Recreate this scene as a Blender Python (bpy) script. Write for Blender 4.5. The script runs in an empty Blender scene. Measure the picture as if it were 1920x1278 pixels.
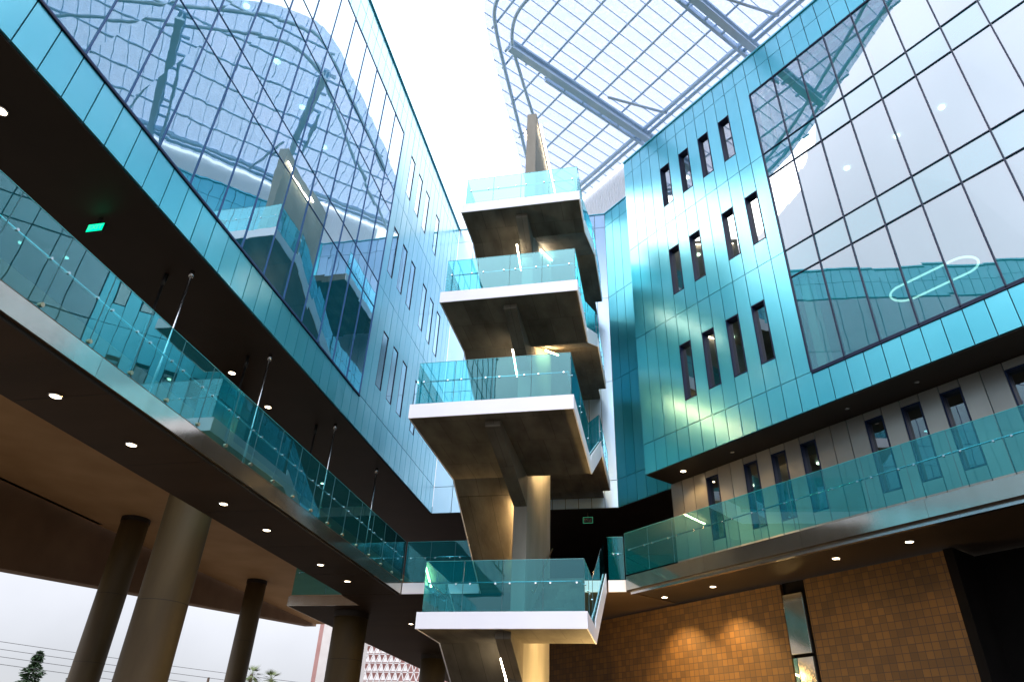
import bpy, bmesh, math, random
from mathutils import Vector, Matrix
random.seed(11)
S = bpy.context.scene
# ------------------------------------------------------------------ camera
CR = Vector((0.975119, 0.203541, 0.0)) ; PITCH, ROLL, AZ = .565443, .0416147, -.220971
def rotz(v, a):
    c, s = math.cos(a), math.sin(a)
    return Vector((c*v[0]+s*v[1], -s*v[0]+c*v[1], v[2]))
fw0 = Vector((0, math.cos(PITCH), math.sin(PITCH))); r0 = Vector((1, 0, 0)); d0 = -r0.cross(fw0)
cR, sR = math.cos(ROLL), math.sin(ROLL)
RIGHT = rotz(r0*cR - d0*sR, AZ); DOWN = rotz(r0*sR + d0*cR, AZ); FWD = rotz(fw0, AZ)
cam = bpy.data.objects.new('camera', bpy.data.cameras.new('camera'))
S.collection.objects.link(cam)
m = Matrix.Identity(4)
for i in range(3):
    m[i][0] = RIGHT[i]; m[i][1] = -DOWN[i]; m[i][2] = -FWD[i]
m[0][3], m[1][3], m[2][3] = 0, 0, 1.6
cam.matrix_world = m
cam.data.sensor_width = 36; cam.data.lens = 1308.22/1920*36
cam.data.clip_start = .05; cam.data.clip_end = 3000
S.camera = cam
# ------------------------------------------------------------------ sky, sun, exposure
SUN_EL, SUN_AZ = math.radians(48), math.radians(-100)      # azimuth from +Y towards +X
W = bpy.data.worlds.new('World'); S.world = W; W.use_nodes = True
nt = W.node_tree; nt.nodes.clear(); N = nt.nodes.new; K = nt.links.new
sky = N('ShaderNodeTexSky'); sky.sky_type = 'NISHITA'; sky.sun_disc = False
sky.sun_elevation = SUN_EL; sky.sun_rotation = SUN_AZ
b1 = N('ShaderNodeBackground'); b1.inputs[1].default_value = .12; K(sky.outputs[0], b1.inputs[0])
tc = N('ShaderNodeTexCoord'); sp = N('ShaderNodeSeparateXYZ'); K(tc.outputs['Generated'], sp.inputs[0])
mr = N('ShaderNodeMapRange'); K(sp.outputs[2], mr.inputs[0])
mr.inputs[1].default_value = 0.09; mr.inputs[2].default_value = .78; mr.inputs[3].default_value = .66; mr.inputs[4].default_value = 3.0
nz = N('ShaderNodeTexNoise'); nz.inputs['Scale'].default_value = 2.6; nz.inputs['Detail'].default_value = 5; K(tc.outputs['Generated'], nz.inputs[0])
mr2 = N('ShaderNodeMapRange'); K(nz.outputs[0], mr2.inputs[0])
mr2.inputs[1].default_value = .3; mr2.inputs[2].default_value = .7; mr2.inputs[3].default_value = .82; mr2.inputs[4].default_value = 1.15
bk = N('ShaderNodeMapRange'); K(sp.outputs[1], bk.inputs[0]); bk.inputs[1].default_value = -.35; bk.inputs[2].default_value = -.85; bk.inputs[3].default_value = .92; bk.inputs[4].default_value = 1.9
m0 = N('ShaderNodeMath'); m0.operation = 'MULTIPLY'; K(mr.outputs[0], m0.inputs[0]); K(bk.outputs[0], m0.inputs[1])
mu = N('ShaderNodeMath'); mu.operation = 'MULTIPLY'; K(m0.outputs[0], mu.inputs[0]); K(mr2.outputs[0], mu.inputs[1])
b2 = N('ShaderNodeBackground'); b2.inputs[0].default_value = (.93, .935, 1.0, 1); K(mu.outputs[0], b2.inputs[1])
mx = N('ShaderNodeMixShader'); mx.inputs[0].default_value = .86; K(b1.outputs[0], mx.inputs[1]); K(b2.outputs[0], mx.inputs[2])
wo = N('ShaderNodeOutputWorld'); K(mx.outputs[0], wo.inputs[0])
sun = bpy.data.objects.new('sun', bpy.data.lights.new('sun', 'SUN')); S.collection.objects.link(sun)
sun.data.energy = .6; sun.data.angle = math.radians(20); sun.data.color = (1, .95, .88)
sd = Vector((math.sin(SUN_AZ)*math.cos(SUN_EL), math.cos(SUN_AZ)*math.cos(SUN_EL), math.sin(SUN_EL)))
sun.rotation_euler = sd.to_track_quat('Z', 'Y').to_euler()
S.view_settings.view_transform = 'Standard'; S.view_settings.look = 'None'
S.view_settings.exposure = 0.3; S.view_settings.gamma = 1; S.view_settings.use_curve_mapping = False
S.render.engine = 'CYCLES'
S.cycles.max_bounces = 10; S.cycles.transparent_max_bounces = 24; S.cycles.glossy_bounces = 5; S.cycles.diffuse_bounces = 4
S.cycles.sample_clamp_indirect = 6

# ------------------------------------------------------------------ materials
MATS = {}
def newmat(name):
    mt = bpy.data.materials.new(name); mt.use_nodes = True; mt.node_tree.nodes.clear(); MATS[name] = mt
    return mt, mt.node_tree
def noise(t, scale, detail=4, coord=None, out=0):
    n = t.nodes.new('ShaderNodeTexNoise'); n.inputs['Scale'].default_value = scale; n.inputs['Detail'].default_value = detail
    if coord is None:
        c = t.nodes.new('ShaderNodeTexCoord'); coord = c.outputs['Object']
    t.links.new(coord, n.inputs[0]); return n.outputs[0]
def mapping(t, scale):
    c = t.nodes.new('ShaderNodeTexCoord'); mp = t.nodes.new('ShaderNodeMapping'); mp.inputs['Scale'].default_value = scale
    t.links.new(c.outputs['Object'], mp.inputs[0]); return mp.outputs[0]
def ramp(t, src, a, b, p0=.3, p1=.7):
    r = t.nodes.new('ShaderNodeValToRGB'); r.color_ramp.elements[0].position = p0; r.color_ramp.elements[1].position = p1
    r.color_ramp.elements[0].color = (*a, 1); r.color_ramp.elements[1].color = (*b, 1); t.links.new(src, r.inputs[0]); return r.outputs[0]
def bump(t, src, strength, dist):
    b = t.nodes.new('ShaderNodeBump'); b.inputs['Strength'].default_value = strength; b.inputs['Distance'].default_value = dist
    t.links.new(src, b.inputs['Height']); return b.outputs[0]
def principled(name, a, b, rough, metal=0, scale=1.5, bs=0, bd=.01, bscale=20, stretch=None, coat=0, spec=.5, rough2=None, island=0):
    mt, t = newmat(name)
    p = t.nodes.new('ShaderNodeBsdfPrincipled'); o = t.nodes.new('ShaderNodeOutputMaterial'); t.links.new(p.outputs[0], o.inputs[0])
    co = mapping(t, stretch) if stretch else None
    ns = noise(t, scale, 6, co)
    if island:
        ge = t.nodes.new('ShaderNodeNewGeometry'); am = t.nodes.new('ShaderNodeMath'); am.operation = 'MULTIPLY_ADD'
        t.links.new(ge.outputs['Random Per Island'], am.inputs[0]); am.inputs[1].default_value = island; t.links.new(ns, am.inputs[2])
        sb = t.nodes.new('ShaderNodeMath'); sb.operation = 'SUBTRACT'; t.links.new(am.outputs[0], sb.inputs[0]); sb.inputs[1].default_value = island/2; ns = sb.outputs[0]
    t.links.new(ramp(t, ns, a, b), p.inputs['Base Color'])
    if rough2 is not None:
        r = t.nodes.new('ShaderNodeMapRange'); t.links.new(ns, r.inputs[0]); r.inputs[1].default_value = .3; r.inputs[2].default_value = .7
        r.inputs[3].default_value = rough; r.inputs[4].default_value = rough2; t.links.new(r.outputs[0], p.inputs['Roughness'])
    else: p.inputs['Roughness'].default_value = rough
    p.inputs['Metallic'].default_value = metal; p.inputs['Coat Weight'].default_value = coat; p.inputs['Coat Roughness'].default_value = .22; p.inputs['Coat IOR'].default_value = 1.85
    p.inputs['Specular IOR Level'].default_value = spec
    if bs: t.links.new(bump(t, noise(t, bscale, 5, co), bs, bd), p.inputs['Normal'])
    return mt
def glass(name, tint, f0, power, frit=0, fcol=(.03, .3, .38), gloss=(.93, .97, 1), wav=.5, wscale=.7, wdist=.02, body=None, rough=0.0):
    """Coated architectural glass: transparent tint under a reflective layer, slightly wavy."""
    mt, t = newmat(name)
    o = t.nodes.new('ShaderNodeOutputMaterial'); mixn = t.nodes.new('ShaderNodeMixShader'); g = t.nodes.new('ShaderNodeBsdfGlossy')
    g.inputs['Color'].default_value = (*gloss, 1); g.inputs['Roughness'].default_value = rough
    if body is None:
        b = t.nodes.new('ShaderNodeBsdfTransparent'); b.inputs[0].default_value = (*tint, 1)
    else:
        b = t.nodes.new('ShaderNodeBsdfDiffuse'); b.inputs[0].default_value = (*body, 1)
    if frit:
        fm = t.nodes.new('ShaderNodeMixShader'); fd = t.nodes.new('ShaderNodeBsdfDiffuse'); fd.inputs[0].default_value = (*fcol, 1); fm.inputs[0].default_value = frit
        t.links.new(b.outputs[0], fm.inputs[1]); t.links.new(fd.outputs[0], fm.inputs[2]); b = fm
    lw = t.nodes.new('ShaderNodeLayerWeight'); lw.inputs['Blend'].default_value = .5
    pw = t.nodes.new('ShaderNodeMath'); pw.operation = 'POWER'; t.links.new(lw.outputs['Facing'], pw.inputs[0]); pw.inputs[1].default_value = power
    r = t.nodes.new('ShaderNodeMapRange'); t.links.new(pw.outputs[0], r.inputs[0]); r.inputs[3].default_value = f0; r.inputs[4].default_value = 1
    t.links.new(r.outputs[0], mixn.inputs[0]); t.links.new(b.outputs[0], mixn.inputs[1]); t.links.new(g.outputs[0], mixn.inputs[2])
    if wav: t.links.new(bump(t, noise(t, wscale, 2), wav, wdist), g.inputs['Normal'])
    t.links.new(mixn.outputs[0], o.inputs[0]); return mt
def emit(name, col, st):
    mt, t = newmat(name); e = t.nodes.new('ShaderNodeEmission'); o = t.nodes.new('ShaderNodeOutputMaterial')
    e.inputs[0].default_value = (*col, 1); e.inputs[1].default_value = st; t.links.new(e.outputs[0], o.inputs[0]); return mt

M = {}
M['panel'] = principled('teal_metal_panel', (.045, .47, .60), (.09, .55, .68), .28, .58, .35, coat=1, rough2=.34, island=.3)
M['panel_skylit'] = principled('skylit_metal_panel', (.52, .72, .90), (.60, .78, .94), .34, .7, .5, coat=.3, island=.4)  # rear panels paled in the base colour, painting in the reflected sky
M['greypanel'] = principled('grey_metal_panel', (.27, .255, .235), (.35, .33, .30), .33, .6, .8, island=.4)
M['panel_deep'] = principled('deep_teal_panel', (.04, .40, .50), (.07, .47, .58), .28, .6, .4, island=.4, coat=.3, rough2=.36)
M['seam'] = principled('seam_backing', (.01, .04, .06), (.015, .06, .08), .7)
M['frame_blue'] = principled('blue_frame', (.02, .07, .20), (.03, .09, .24), .5, 0, spec=.25)
M['frame'] = principled('dark_frame', (.003, .010, .04), (.005, .014, .05), .5, 0, spec=.25)
M['glass_L'] = glass('facade_glass', (.16, .55, .65), .20, 1.2, frit=.40, fcol=(.0, .34, .50), gloss=(.72, .91, 1.0), wav=.5, wscale=.8, wdist=.0055)
M['glass_R'] = glass('facade_glass_right', (.32, .72, .70), .20, 1.9, frit=.36, fcol=(.0, .34, .40), gloss=(.90, .90, 1.0), wav=.5, wscale=.5, wdist=.006)
M['spandrel_L'] = glass('spandrel_glass', None, .20, 1.2, gloss=(.80, .92, 1.0), wav=.5, wscale=.8, wdist=.0055, body=(.0, .20, .30))
M['spandrel_R'] = glass('spandrel_glass_right', None, .19, 1.9, gloss=(.88, .92, 1.0), wav=.5, wscale=.5, wdist=.007, body=(.0, .17, .21))
M['guard'] = glass('guard_glass', (.24, .76, .82), .04, 1.5, frit=.13, fcol=(.0, .42, .52), gloss=(.50, .93, 1.0), wav=.3, wscale=.8, wdist=.006)
M['winpane'] = glass('window_glass', (.30, .5, .42), .28, 2.0, wav=.4, wscale=1.0, wdist=.006)
M['edge'] = principled('glass_edge', (.05, .35, .38), (.07, .45, .48), .1, 0, coat=.6)
M['white'] = principled('white_fascia_metal', (.88, .87, .95), (.92, .91, .97), .4, .0, 1.2, rough2=.5)
M['steelfascia'] = principled('brushed_fascia', (.52, .50, .44), (.62, .60, .54), .11, .95, 3, stretch=(1, 1, .2), bs=.05, bscale=60)
M['steel'] = principled('stainless_steel', (.6, .62, .65), (.7, .72, .75), .25, 1)
M['conc'] = principled('board_marked_concrete', (.08, .066, .047), (.20, .175, .135), .72, 0, 1.7, bs=.35, bd=.02, bscale=9, stretch=(1.2, .5, .35))
M['conc_lit'] = principled('lit_wall_concrete', (.17, .155, .125), (.30, .28, .235), .7, 0, 1.4, bs=.3, bd=.015, bscale=9, stretch=(1, .6, .3))  # same concrete as the landings, with the wall's brighter light put into its colour
M['conc_l'] = principled('smooth_concrete', (.06, .036, .010), (.115, .078, .028), .6, 0, 1.3, bs=.25, bd=.01, bscale=9, stretch=(1, 1, .25))
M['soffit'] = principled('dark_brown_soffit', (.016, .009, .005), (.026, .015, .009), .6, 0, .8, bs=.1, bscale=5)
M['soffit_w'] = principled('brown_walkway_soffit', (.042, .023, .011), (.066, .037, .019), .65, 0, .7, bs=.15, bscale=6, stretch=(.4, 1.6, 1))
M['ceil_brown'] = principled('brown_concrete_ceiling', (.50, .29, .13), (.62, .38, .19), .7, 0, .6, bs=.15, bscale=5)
M['beam_brown'] = principled('brown_concrete_beam', (.15, .08, .038), (.22, .125, .062), .7, 0, .6, bs=.15, bscale=5)
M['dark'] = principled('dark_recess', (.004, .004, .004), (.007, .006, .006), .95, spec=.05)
M['canopy_steel'] = principled('blue_grey_steel', (.52, .68, .82), (.58, .73, .86), .45, .1)
M['ivory'] = principled('pale_interior', (.5, .5, .44), (.6, .6, .53), .7)
M['ceil'] = principled('interior_ceiling', (.3, .32, .3), (.36, .38, .35), .8)
M['blind'] = principled('roller_blind', (.06, .22, .20), (.09, .28, .26), .85, 0, 30)
M['mullion_in'] = principled('warm_wood_partition', (.30, .22, .06), (.40, .3, .1), .6)
M['ground'] = principled('paving', (.065, .048, .028), (.09, .068, .043), .8, 0, 2.5, bs=.2, bscale=12)
M['leaf'] = principled('conifer_leaf', (.02, .05, .02), (.05, .10, .04), .7, 0, 3)
M['palm'] = principled('palm_leaf', (.05, .08, .015), (.12, .16, .04), .6, 0, 3)
M['bark'] = principled('bark', (.08, .05, .03), (.14, .10, .07), .9)
M['wire'] = principled('wire', (.03, .03, .035), (.04, .04, .045), .6)
M['pinkwall'] = principled('dusty_red_wall', (.42, .22, .20), (.48, .27, .25), .8)
M['lattice'] = principled('white_lattice', (.75, .75, .75), (.8, .8, .8), .6)
M['whitewall'] = principled('white_render', (.68, .64, .62), (.76, .73, .71), .8)
M['ribbed'] = principled('white_ribbed_sheet', (.90, .91, .93), (.94, .95, .96), .55)
M['seamj'] = principled('joint_silicone', (.02, .10, .12), (.03, .12, .14), .4)
M['brass'] = principled('clamp_metal', (.5, .38, .25), (.6, .46, .3), .3, 1)
M['led'] = emit('warm_led', (1, .84, .60), 34)
M['led_g'] = emit('gold_led', (1, .66, .30), 85)
M['led_base'] = emit('base_led', (1, .66, .26), 380)
M['led_t'] = emit('warm_led_top', (1, .84, .62), 22)
M['lamp'] = emit('downlight_glow', (1, .78, .5), 14)
M['lampin'] = emit('room_light', (1, .93, .8), 10)
M['ring'] = emit('ring_glow', (1, .95, .82), 1.5)
M['exit'] = emit('exit_green', (.0, .85, .38), 1.6)
M['exitline'] = emit('exit_line', (.1, .9, .45), .9)
M['exitdim'] = emit('exit_line_dim', (.1, .8, .4), .3)
M['black'] = principled('black_metal', (.01, .01, .01), (.015, .015, .015), .5)
mt, t = newmat('translucent_ribbed_sheet'); M['ribbed'] = mt
o = t.nodes.new('ShaderNodeOutputMaterial'); mxr = t.nodes.new('ShaderNodeMixShader'); dr = t.nodes.new('ShaderNodeBsdfDiffuse'); trn = t.nodes.new('ShaderNodeBsdfTranslucent')
dr.inputs[0].default_value = (.93, .94, .96, 1); trn.inputs[0].default_value = (.93, .94, .96, 1); mxr.inputs[0].default_value = .55
t.links.new(dr.outputs[0], mxr.inputs[1]); t.links.new(trn.outputs[0], mxr.inputs[2]); t.links.new(mxr.outputs[0], o.inputs[0])
t = M['conc'].node_tree; p = [n for n in t.nodes if n.type == 'BSDF_PRINCIPLED'][0]; src = p.inputs['Base Color'].links[0].from_socket
c = t.nodes.new('ShaderNodeTexCoord'); sx = t.nodes.new('ShaderNodeSeparateXYZ'); t.links.new(c.outputs['Object'], sx.inputs[0])
ad = t.nodes.new('ShaderNodeMath'); t.links.new(sx.outputs[1], ad.inputs[0]); t.links.new(sx.outputs[2], ad.inputs[1])
cb = t.nodes.new('ShaderNodeCombineXYZ'); t.links.new(sx.outputs[0], cb.inputs[0]); t.links.new(ad.outputs[0], cb.inputs[1])
br = t.nodes.new('ShaderNodeTexBrick'); br.offset = .5; br.inputs['Scale'].default_value = 1; br.inputs['Brick Width'].default_value = .62; br.inputs['Row Height'].default_value = 1.22
br.inputs['Mortar Size'].default_value = .006; br.inputs['Color1'].default_value = (1, 1, 1, 1); br.inputs['Color2'].default_value = (.8, .8, .78, 1); br.inputs['Mortar'].default_value = (.42, .4, .38, 1)
t.links.new(cb.outputs[0], br.inputs[0]); mc = t.nodes.new('ShaderNodeMix'); mc.data_type = 'RGBA'; mc.blend_type = 'MULTIPLY'; mc.inputs[0].default_value = 1
t.links.new(src, mc.inputs[6]); t.links.new(br.outputs[0], mc.inputs[7]); t.links.new(mc.outputs[2], p.inputs['Base Color'])
# canopy mesh: perforated sheet, half open
mt, t = newmat('perforated_canopy_sheet'); M['sheet'] = mt
o = t.nodes.new('ShaderNodeOutputMaterial'); mxs = t.nodes.new('ShaderNodeMixShader'); tr = t.nodes.new('ShaderNodeBsdfTransparent')
tr.inputs[0].default_value = (.93, .95, 1, 1)
mx2 = t.nodes.new('ShaderNodeMixShader'); df = t.nodes.new('ShaderNodeBsdfDiffuse'); tl = t.nodes.new('ShaderNodeBsdfTranslucent')
df.inputs[0].default_value = (.74, .79, .90, 1); tl.inputs[0].default_value = (.74, .79, .90, 1); mx2.inputs[0].default_value = .6
t.links.new(df.outputs[0], mx2.inputs[1]); t.links.new(tl.outputs[0], mx2.inputs[2])
t.links.new(tr.outputs[0], mxs.inputs[1]); t.links.new(mx2.outputs[0], mxs.inputs[2])
vo = t.nodes.new('ShaderNodeTexVoronoi'); vo.inputs['Scale'].default_value = 9; c = t.nodes.new('ShaderNodeTexCoord'); t.links.new(c.outputs['Object'], vo.inputs[0])
mr = t.nodes.new('ShaderNodeMapRange'); t.links.new(vo.outputs[0], mr.inputs[0]); mr.inputs[1].default_value = .2; mr.inputs[2].default_value = .5
mr.inputs[3].default_value = .66; mr.inputs[4].default_value = .84; t.links.new(mr.outputs[0], mxs.inputs[0]); t.links.new(mxs.outputs[0], o.inputs[0])
# tile wall: brick texture in wall coordinates (s along the wall, z up)
ALPHA = .825787
mt, t = newmat('brown_stone_tiles'); M['tile'] = mt
o = t.nodes.new('ShaderNodeOutputMaterial'); p = t.nodes.new('ShaderNodeBsdfPrincipled'); t.links.new(p.outputs[0], o.inputs[0])
c = t.nodes.new('ShaderNodeTexCoord'); ro = t.nodes.new('ShaderNodeMapping'); ro.inputs['Rotation'].default_value = (0, 0, math.pi/2-ALPHA-math.pi/2-math.pi/2+math.pi)
t.links.new(c.outputs['Object'], ro.inputs[0])
sx = t.nodes.new('ShaderNodeSeparateXYZ'); cb = t.nodes.new('ShaderNodeCombineXYZ')
dotn = t.nodes.new('ShaderNodeVectorMath'); dotn.operation = 'DOT_PRODUCT'; t.links.new(c.outputs['Object'], dotn.inputs[0]); dotn.inputs[1].default_value = (-math.sin(ALPHA), math.cos(ALPHA), 0)
t.links.new(c.outputs['Object'], sx.inputs[0]); t.links.new(dotn.outputs['Value'], cb.inputs[0]); t.links.new(sx.outputs[2], cb.inputs[1])
br = t.nodes.new('ShaderNodeTexBrick'); br.offset = 0; br.inputs['Scale'].default_value = 1; br.inputs['Brick Width'].default_value = .1675; br.inputs['Row Height'].default_value = .165
br.inputs['Mortar Size'].default_value = .008; br.inputs['Mortar Smooth'].default_value = .2; br.inputs['Bias'].default_value = 0
br.inputs['Color1'].default_value = (.052, .023, .003, 1); br.inputs['Color2'].default_value = (.10, .046, .006, 1); br.inputs['Mortar'].default_value = (.02, .01, .008, 1)
t.links.new(cb.outputs[0], br.inputs[0]); t.links.new(br.outputs[0], p.inputs['Base Color']); p.inputs['Roughness'].default_value = .75
t.links.new(bump(t, br.outputs['Fac'], -.6, .012), p.inputs['Normal'])
t.nodes.remove(ro)

# ------------------------------------------------------------------ helpers
C = S.collection
D2 = Vector((-math.sin(ALPHA), math.cos(ALPHA), 0)); N2 = Vector((math.cos(ALPHA), math.sin(ALPHA), 0))
XL, DR, YB, DB = -8.45, 15.85, 24.85, 17.34
Fw = lambda x, y, z: Vector((x, y, z))
FL = lambda s, t, z: Vector((XL-t, s, z))
FR = lambda s, t, z: D2*s + N2*(DR+t) + Vector((0, 0, z))
F2 = lambda s, t, z: D2*s + N2*t + Vector((0, 0, z))
FY = lambda s, t, z: Vector((s, YB+t, z))
FB = lambda s, t, z: D2*s + N2*(DB+t) + Vector((0, 0, z))
class MB:
    def __init__(s): s.v = []; s.f = []; s.mi = []
    def box(s, F, a0, a1, b0, b1, c0, c1):
        n = len(s.v); s.v += [F(a, b, c) for c in (c0, c1) for b in (b0, b1) for a in (a0, a1)]
        s.f += [tuple(n+i for i in q) for q in ((0, 2, 3, 1), (4, 5, 7, 6), (0, 1, 5, 4), (2, 6, 7, 3), (0, 4, 6, 2), (1, 3, 7, 5))]; return s
    def hexa(s, pts):      # 8 points: bottom 4 (ccw), top 4
        n = len(s.v); s.v += [Vector(p) for p in pts]
        s.f += [tuple(n+i for i in q) for q in ((0, 3, 2, 1), (4, 5, 6, 7), (0, 1, 5, 4), (1, 2, 6, 5), (2, 3, 7, 6), (3, 0, 4, 7))]; return s
    def prism(s, poly, z0, z1, F=None):   # horizontal polygon extruded
        n = len(s.v); k = len(poly)
        s.v += [Vector((p[0], p[1], z0)) for p in poly]+[Vector((p[0], p[1], z1)) for p in poly]
        s.f += [tuple(n+i for i in reversed(range(k))), tuple(n+k+i for i in range(k))]
        s.f += [(n+i, n+(i+1) % k, n+k+(i+1) % k, n+k+i) for i in range(k)]; return s
    def profile(s, poly, x0, x1):        # polygon in Y-Z swept along X
        n = len(s.v); k = len(poly)
        s.v += [Vector((x0, p[0], p[1])) for p in poly]+[Vector((x1, p[0], p[1])) for p in poly]
        s.f += [tuple(n+i for i in range(k)), tuple(n+k+i for i in reversed(range(k)))]
        s.f += [(n+i, n+k+i, n+k+(i+1) % k, n+(i+1) % k) for i in range(k)]; return s
    def quad(s, a, b, c, d):
        n = len(s.v); s.v += [Vector(a), Vector(b), Vector(c), Vector(d)]; s.f.append((n, n+1, n+2, n+3)); return s
    def tube(s, pts, r, k=8, r1=None, close=False):
        pts = [Vector(p) for p in pts]; n = len(s.v); L = len(pts)
        for i, p in enumerate(pts):
            if close: d = pts[(i+1) % L]-pts[i-1]
            else: d = pts[min(i+1, L-1)]-pts[max(i-1, 0)]
            d.normalize(); u = d.cross(Vector((0, 0, 1)))
            if u.length < 1e-3: u = Vector((1, 0, 0))
            u.normalize(); w = d.cross(u); rr = r if r1 is None else r+(r1-r)*i/max(1, L-1)
            s.v += [p+u*rr*math.cos(2*math.pi*j/k)+w*rr*math.sin(2*math.pi*j/k) for j in range(k)]
        for i in range(L if close else L-1):
            for j in range(k):
                a = n+i*k; b = n+((i+1) % L)*k
                s.f.append((a+j, a+(j+1) % k, b+(j+1) % k, b+j))
        if not close:
            s.f.append(tuple(n+j for j in reversed(range(k)))); s.f.append(tuple(n+(L-1)*k+j for j in range(k)))
        return s
    def build(s, name, mat, parent=None, bevel=0, smooth=False, recalc=True, label=None):
        me = bpy.data.meshes.new(name); me.from_pydata([tuple(v) for v in s.v], [], s.f)
        if recalc:
            bm = bmesh.new(); bm.from_mesh(me); bmesh.ops.recalc_face_normals(bm, faces=bm.faces); bm.to_mesh(me); bm.free()
        me.materials.append(mat); ob = bpy.data.objects.new(name, me); C.objects.link(ob)
        if smooth:
            for p_ in me.polygons: p_.use_smooth = True
        if bevel:
            bv = ob.modifiers.new('bevel', 'BEVEL'); bv.width = bevel; bv.segments = 2; bv.limit_method = 'ANGLE'
        if parent is not None:
            ob.parent = parent; ob.matrix_parent_inverse = parent_world(parent).inverted()
        if label: ob['label'] = label
        return ob
def parent_world(o):
    mtx = Matrix.Translation(o.location) @ o.rotation_euler.to_matrix().to_4x4()
    return parent_world(o.parent) @ o.matrix_parent_inverse @ mtx if o.parent else mtx
def thing(name, label, cat, loc, group=None):
    o = bpy.data.objects.new(name, None); C.objects.link(o); o.location = loc; o.empty_display_size = .3
    o['label'] = label; o['category'] = cat
    if group: o['group'] = group
    return o
def tag(o, label, cat, group=None):
    o['label'] = label; o['category'] = cat
    if group: o['group'] = group
    return o
def stru(o): o['kind'] = 'structure'; return o
def copy_tree(o, parent=None):
    c = o.copy(); C.objects.link(c)
    if parent is not None: c.parent = parent; c.matrix_parent_inverse = o.matrix_parent_inverse.copy()
    for ch in list(o.children): copy_tree(ch, c)
    return c

# ------------------------------------------------------------------ ground
stru(MB().quad((-1500, -1500, 0), (1500, -1500, 0), (1500, 1500, 0), (-1500, 1500, 0)).build('ground', M['ground']))

# ------------------------------------------------------------------ facades
G = .4865
SEAMZ = [10.22, 11.27, 15.45, 19.60, 23.65, 24.45]
def cladding(F, cells, root, mat, name='cladding', back=True, depth=.22):
    """cells: list of (s0,s1,z0,z1); every metal panel is its own tray with a shadow gap."""
    pb, bk = MB(), MB()
    for (s0, s1, z0, z1) in cells:
        g = .0115; j = lambda: random.uniform(-.0035, .0035)
        pb.hexa([F(s0+g, .05, z0+g), F(s1-g, .05, z0+g), F(s1-g, j(), z0+g), F(s0+g, j(), z0+g),
                 F(s0+g, .05, z1-g), F(s1-g, .05, z1-g), F(s1-g, j(), z1-g), F(s0+g, j(), z1-g)])
        if back: bk.box(F, s0, s1, .042, depth, z0, z1)
    pb.build(name, mat, root)
    if back: bk.build('backing_wall', M['seam'], root)
def window(F, s0, s1, z0, z1, root, pane=None, f=.035, tp=.14):
    w = MB()
    w.box(F, s0, s0+f, -.004, .28, z0, z1); w.box(F, s1-f, s1, -.004, .28, z0, z1)
    w.box(F, s0+f, s1-f, -.004, .28, z0, z0+f); w.box(F, s0+f, s1-f, -.004, .28, z1-f, z1)
    wo_ = w.build('window', M['frame'], root)
    p_ = MB(); p_.quad(F(s0+f, tp, z0+f), F(s1-f, tp, z0+f), F(s1-f, tp, z1-f), F(s0+f, tp, z1-f)); p_.build('pane', pane or M['winpane'], wo_, recalc=False)
def cells_with_windows(edges, zs, wins):
    """edges: sorted seam positions; wins: list (s0,s1,z0,z1) aligned on the seams"""
    out = []
    for a, b in zip(edges[:-1], edges[1:]):
        for z0, z1 in zip(zs[:-1], zs[1:]):
            segs = [(z0, z1)]
            for w in wins:
                if abs(w[0]-a) < .02:
                    ns = []
                    for q0, q1 in segs:
                        if w[3] <= q0+1e-6 or w[2] >= q1-1e-6: ns.append((q0, q1)); continue
                        if w[2] > q0+.01: ns.append((q0, w[2]))
                        if w[3] < q1-.01: ns.append((w[3], q1))
                    segs = ns
            out += [(a, b, q0, q1) for q0, q1 in segs]
    return out
def curtain(F, s_edges, zs, root, gl, spd, vision_rows, frame_d=.11, rw=.016, out=.03, fmat='frame'):
    fr = MB(); r = rw
    for i, s_ in enumerate(s_edges):
        w = r*1.5 if i in (0, len(s_edges)-1) else r
        fr.box(F, s_-w, s_+w, -out, frame_d, zs[0], zs[-1])
    for i, z_ in enumerate(zs):
        w = r*1.6 if i in (0, len(zs)-1) else r*.8
        for a, b in zip(s_edges[:-1], s_edges[1:]):
            fr.box(F, a+r*1.5, b-r*1.5, -out+.006, frame_d-.01, z_-w, z_+w)
    fo = fr.build('curtain_wall_frame', M[fmat], root)
    for rname, mat, want in (('vision_pane', gl, True), ('spandrel_pane', spd, False)):
        for ri, (z0, z1) in enumerate(zip(zs[:-1], zs[1:])):
            if (ri in vision_rows) != want: continue
            row = MB()
            for a, b in zip(s_edges[:-1], s_edges[1:]):
                j = [random.uniform(-.004, .004) for _ in range(4)]
                row.quad(F(a, .01+j[0], z0), F(b, .01+j[1], z0), F(b, .01+j[2], z1), F(a, .01+j[3], z1))
            row.build(rname, mat, fo, recalc=False)

# ---- left building
LB = thing('glass_building', 'long left building of pale blue glass and turquoise panels above the hanging walkway', 'building', (XL-6, 9, 0))
S0 = -8.0
eL = [17.13+G*i for i in range(0, 17)]; eL[-1] = YB-.0
low = [17.13-G*i for i in range(0, 52)][::-1]
winL = [(17.13+G*k, 17.13+G*(k+1), a, b) for row, (a, b) in (((2, 4, 6, 9), (20.48, 22.5)), ((1, 3, 5, 8, 10, 12), (16.33, 18.36)), ((2, 4, 6, 9), (12.15, 14.2))) for k in row]
cellsL = cells_with_windows(eL, SEAMZ, winL)
cellsL += [(a, b, 10.22, 11.2) for a, b in zip(low[:-1], low[1:])]
top = [(a, b, z0, z1) for a, b in zip(low[:-1], low[1:]) for z0, z1 in ((22.68, 23.65), (23.65, 24.45))]
cladding(FL, cellsL+top, LB, M['panel'])
for w in winL: window(FL, *w, LB, M['glass_L'], f=.015, tp=.02)
vz = [11.27, 14.45, 15.45, 18.55, 19.6, 22.62]
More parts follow.
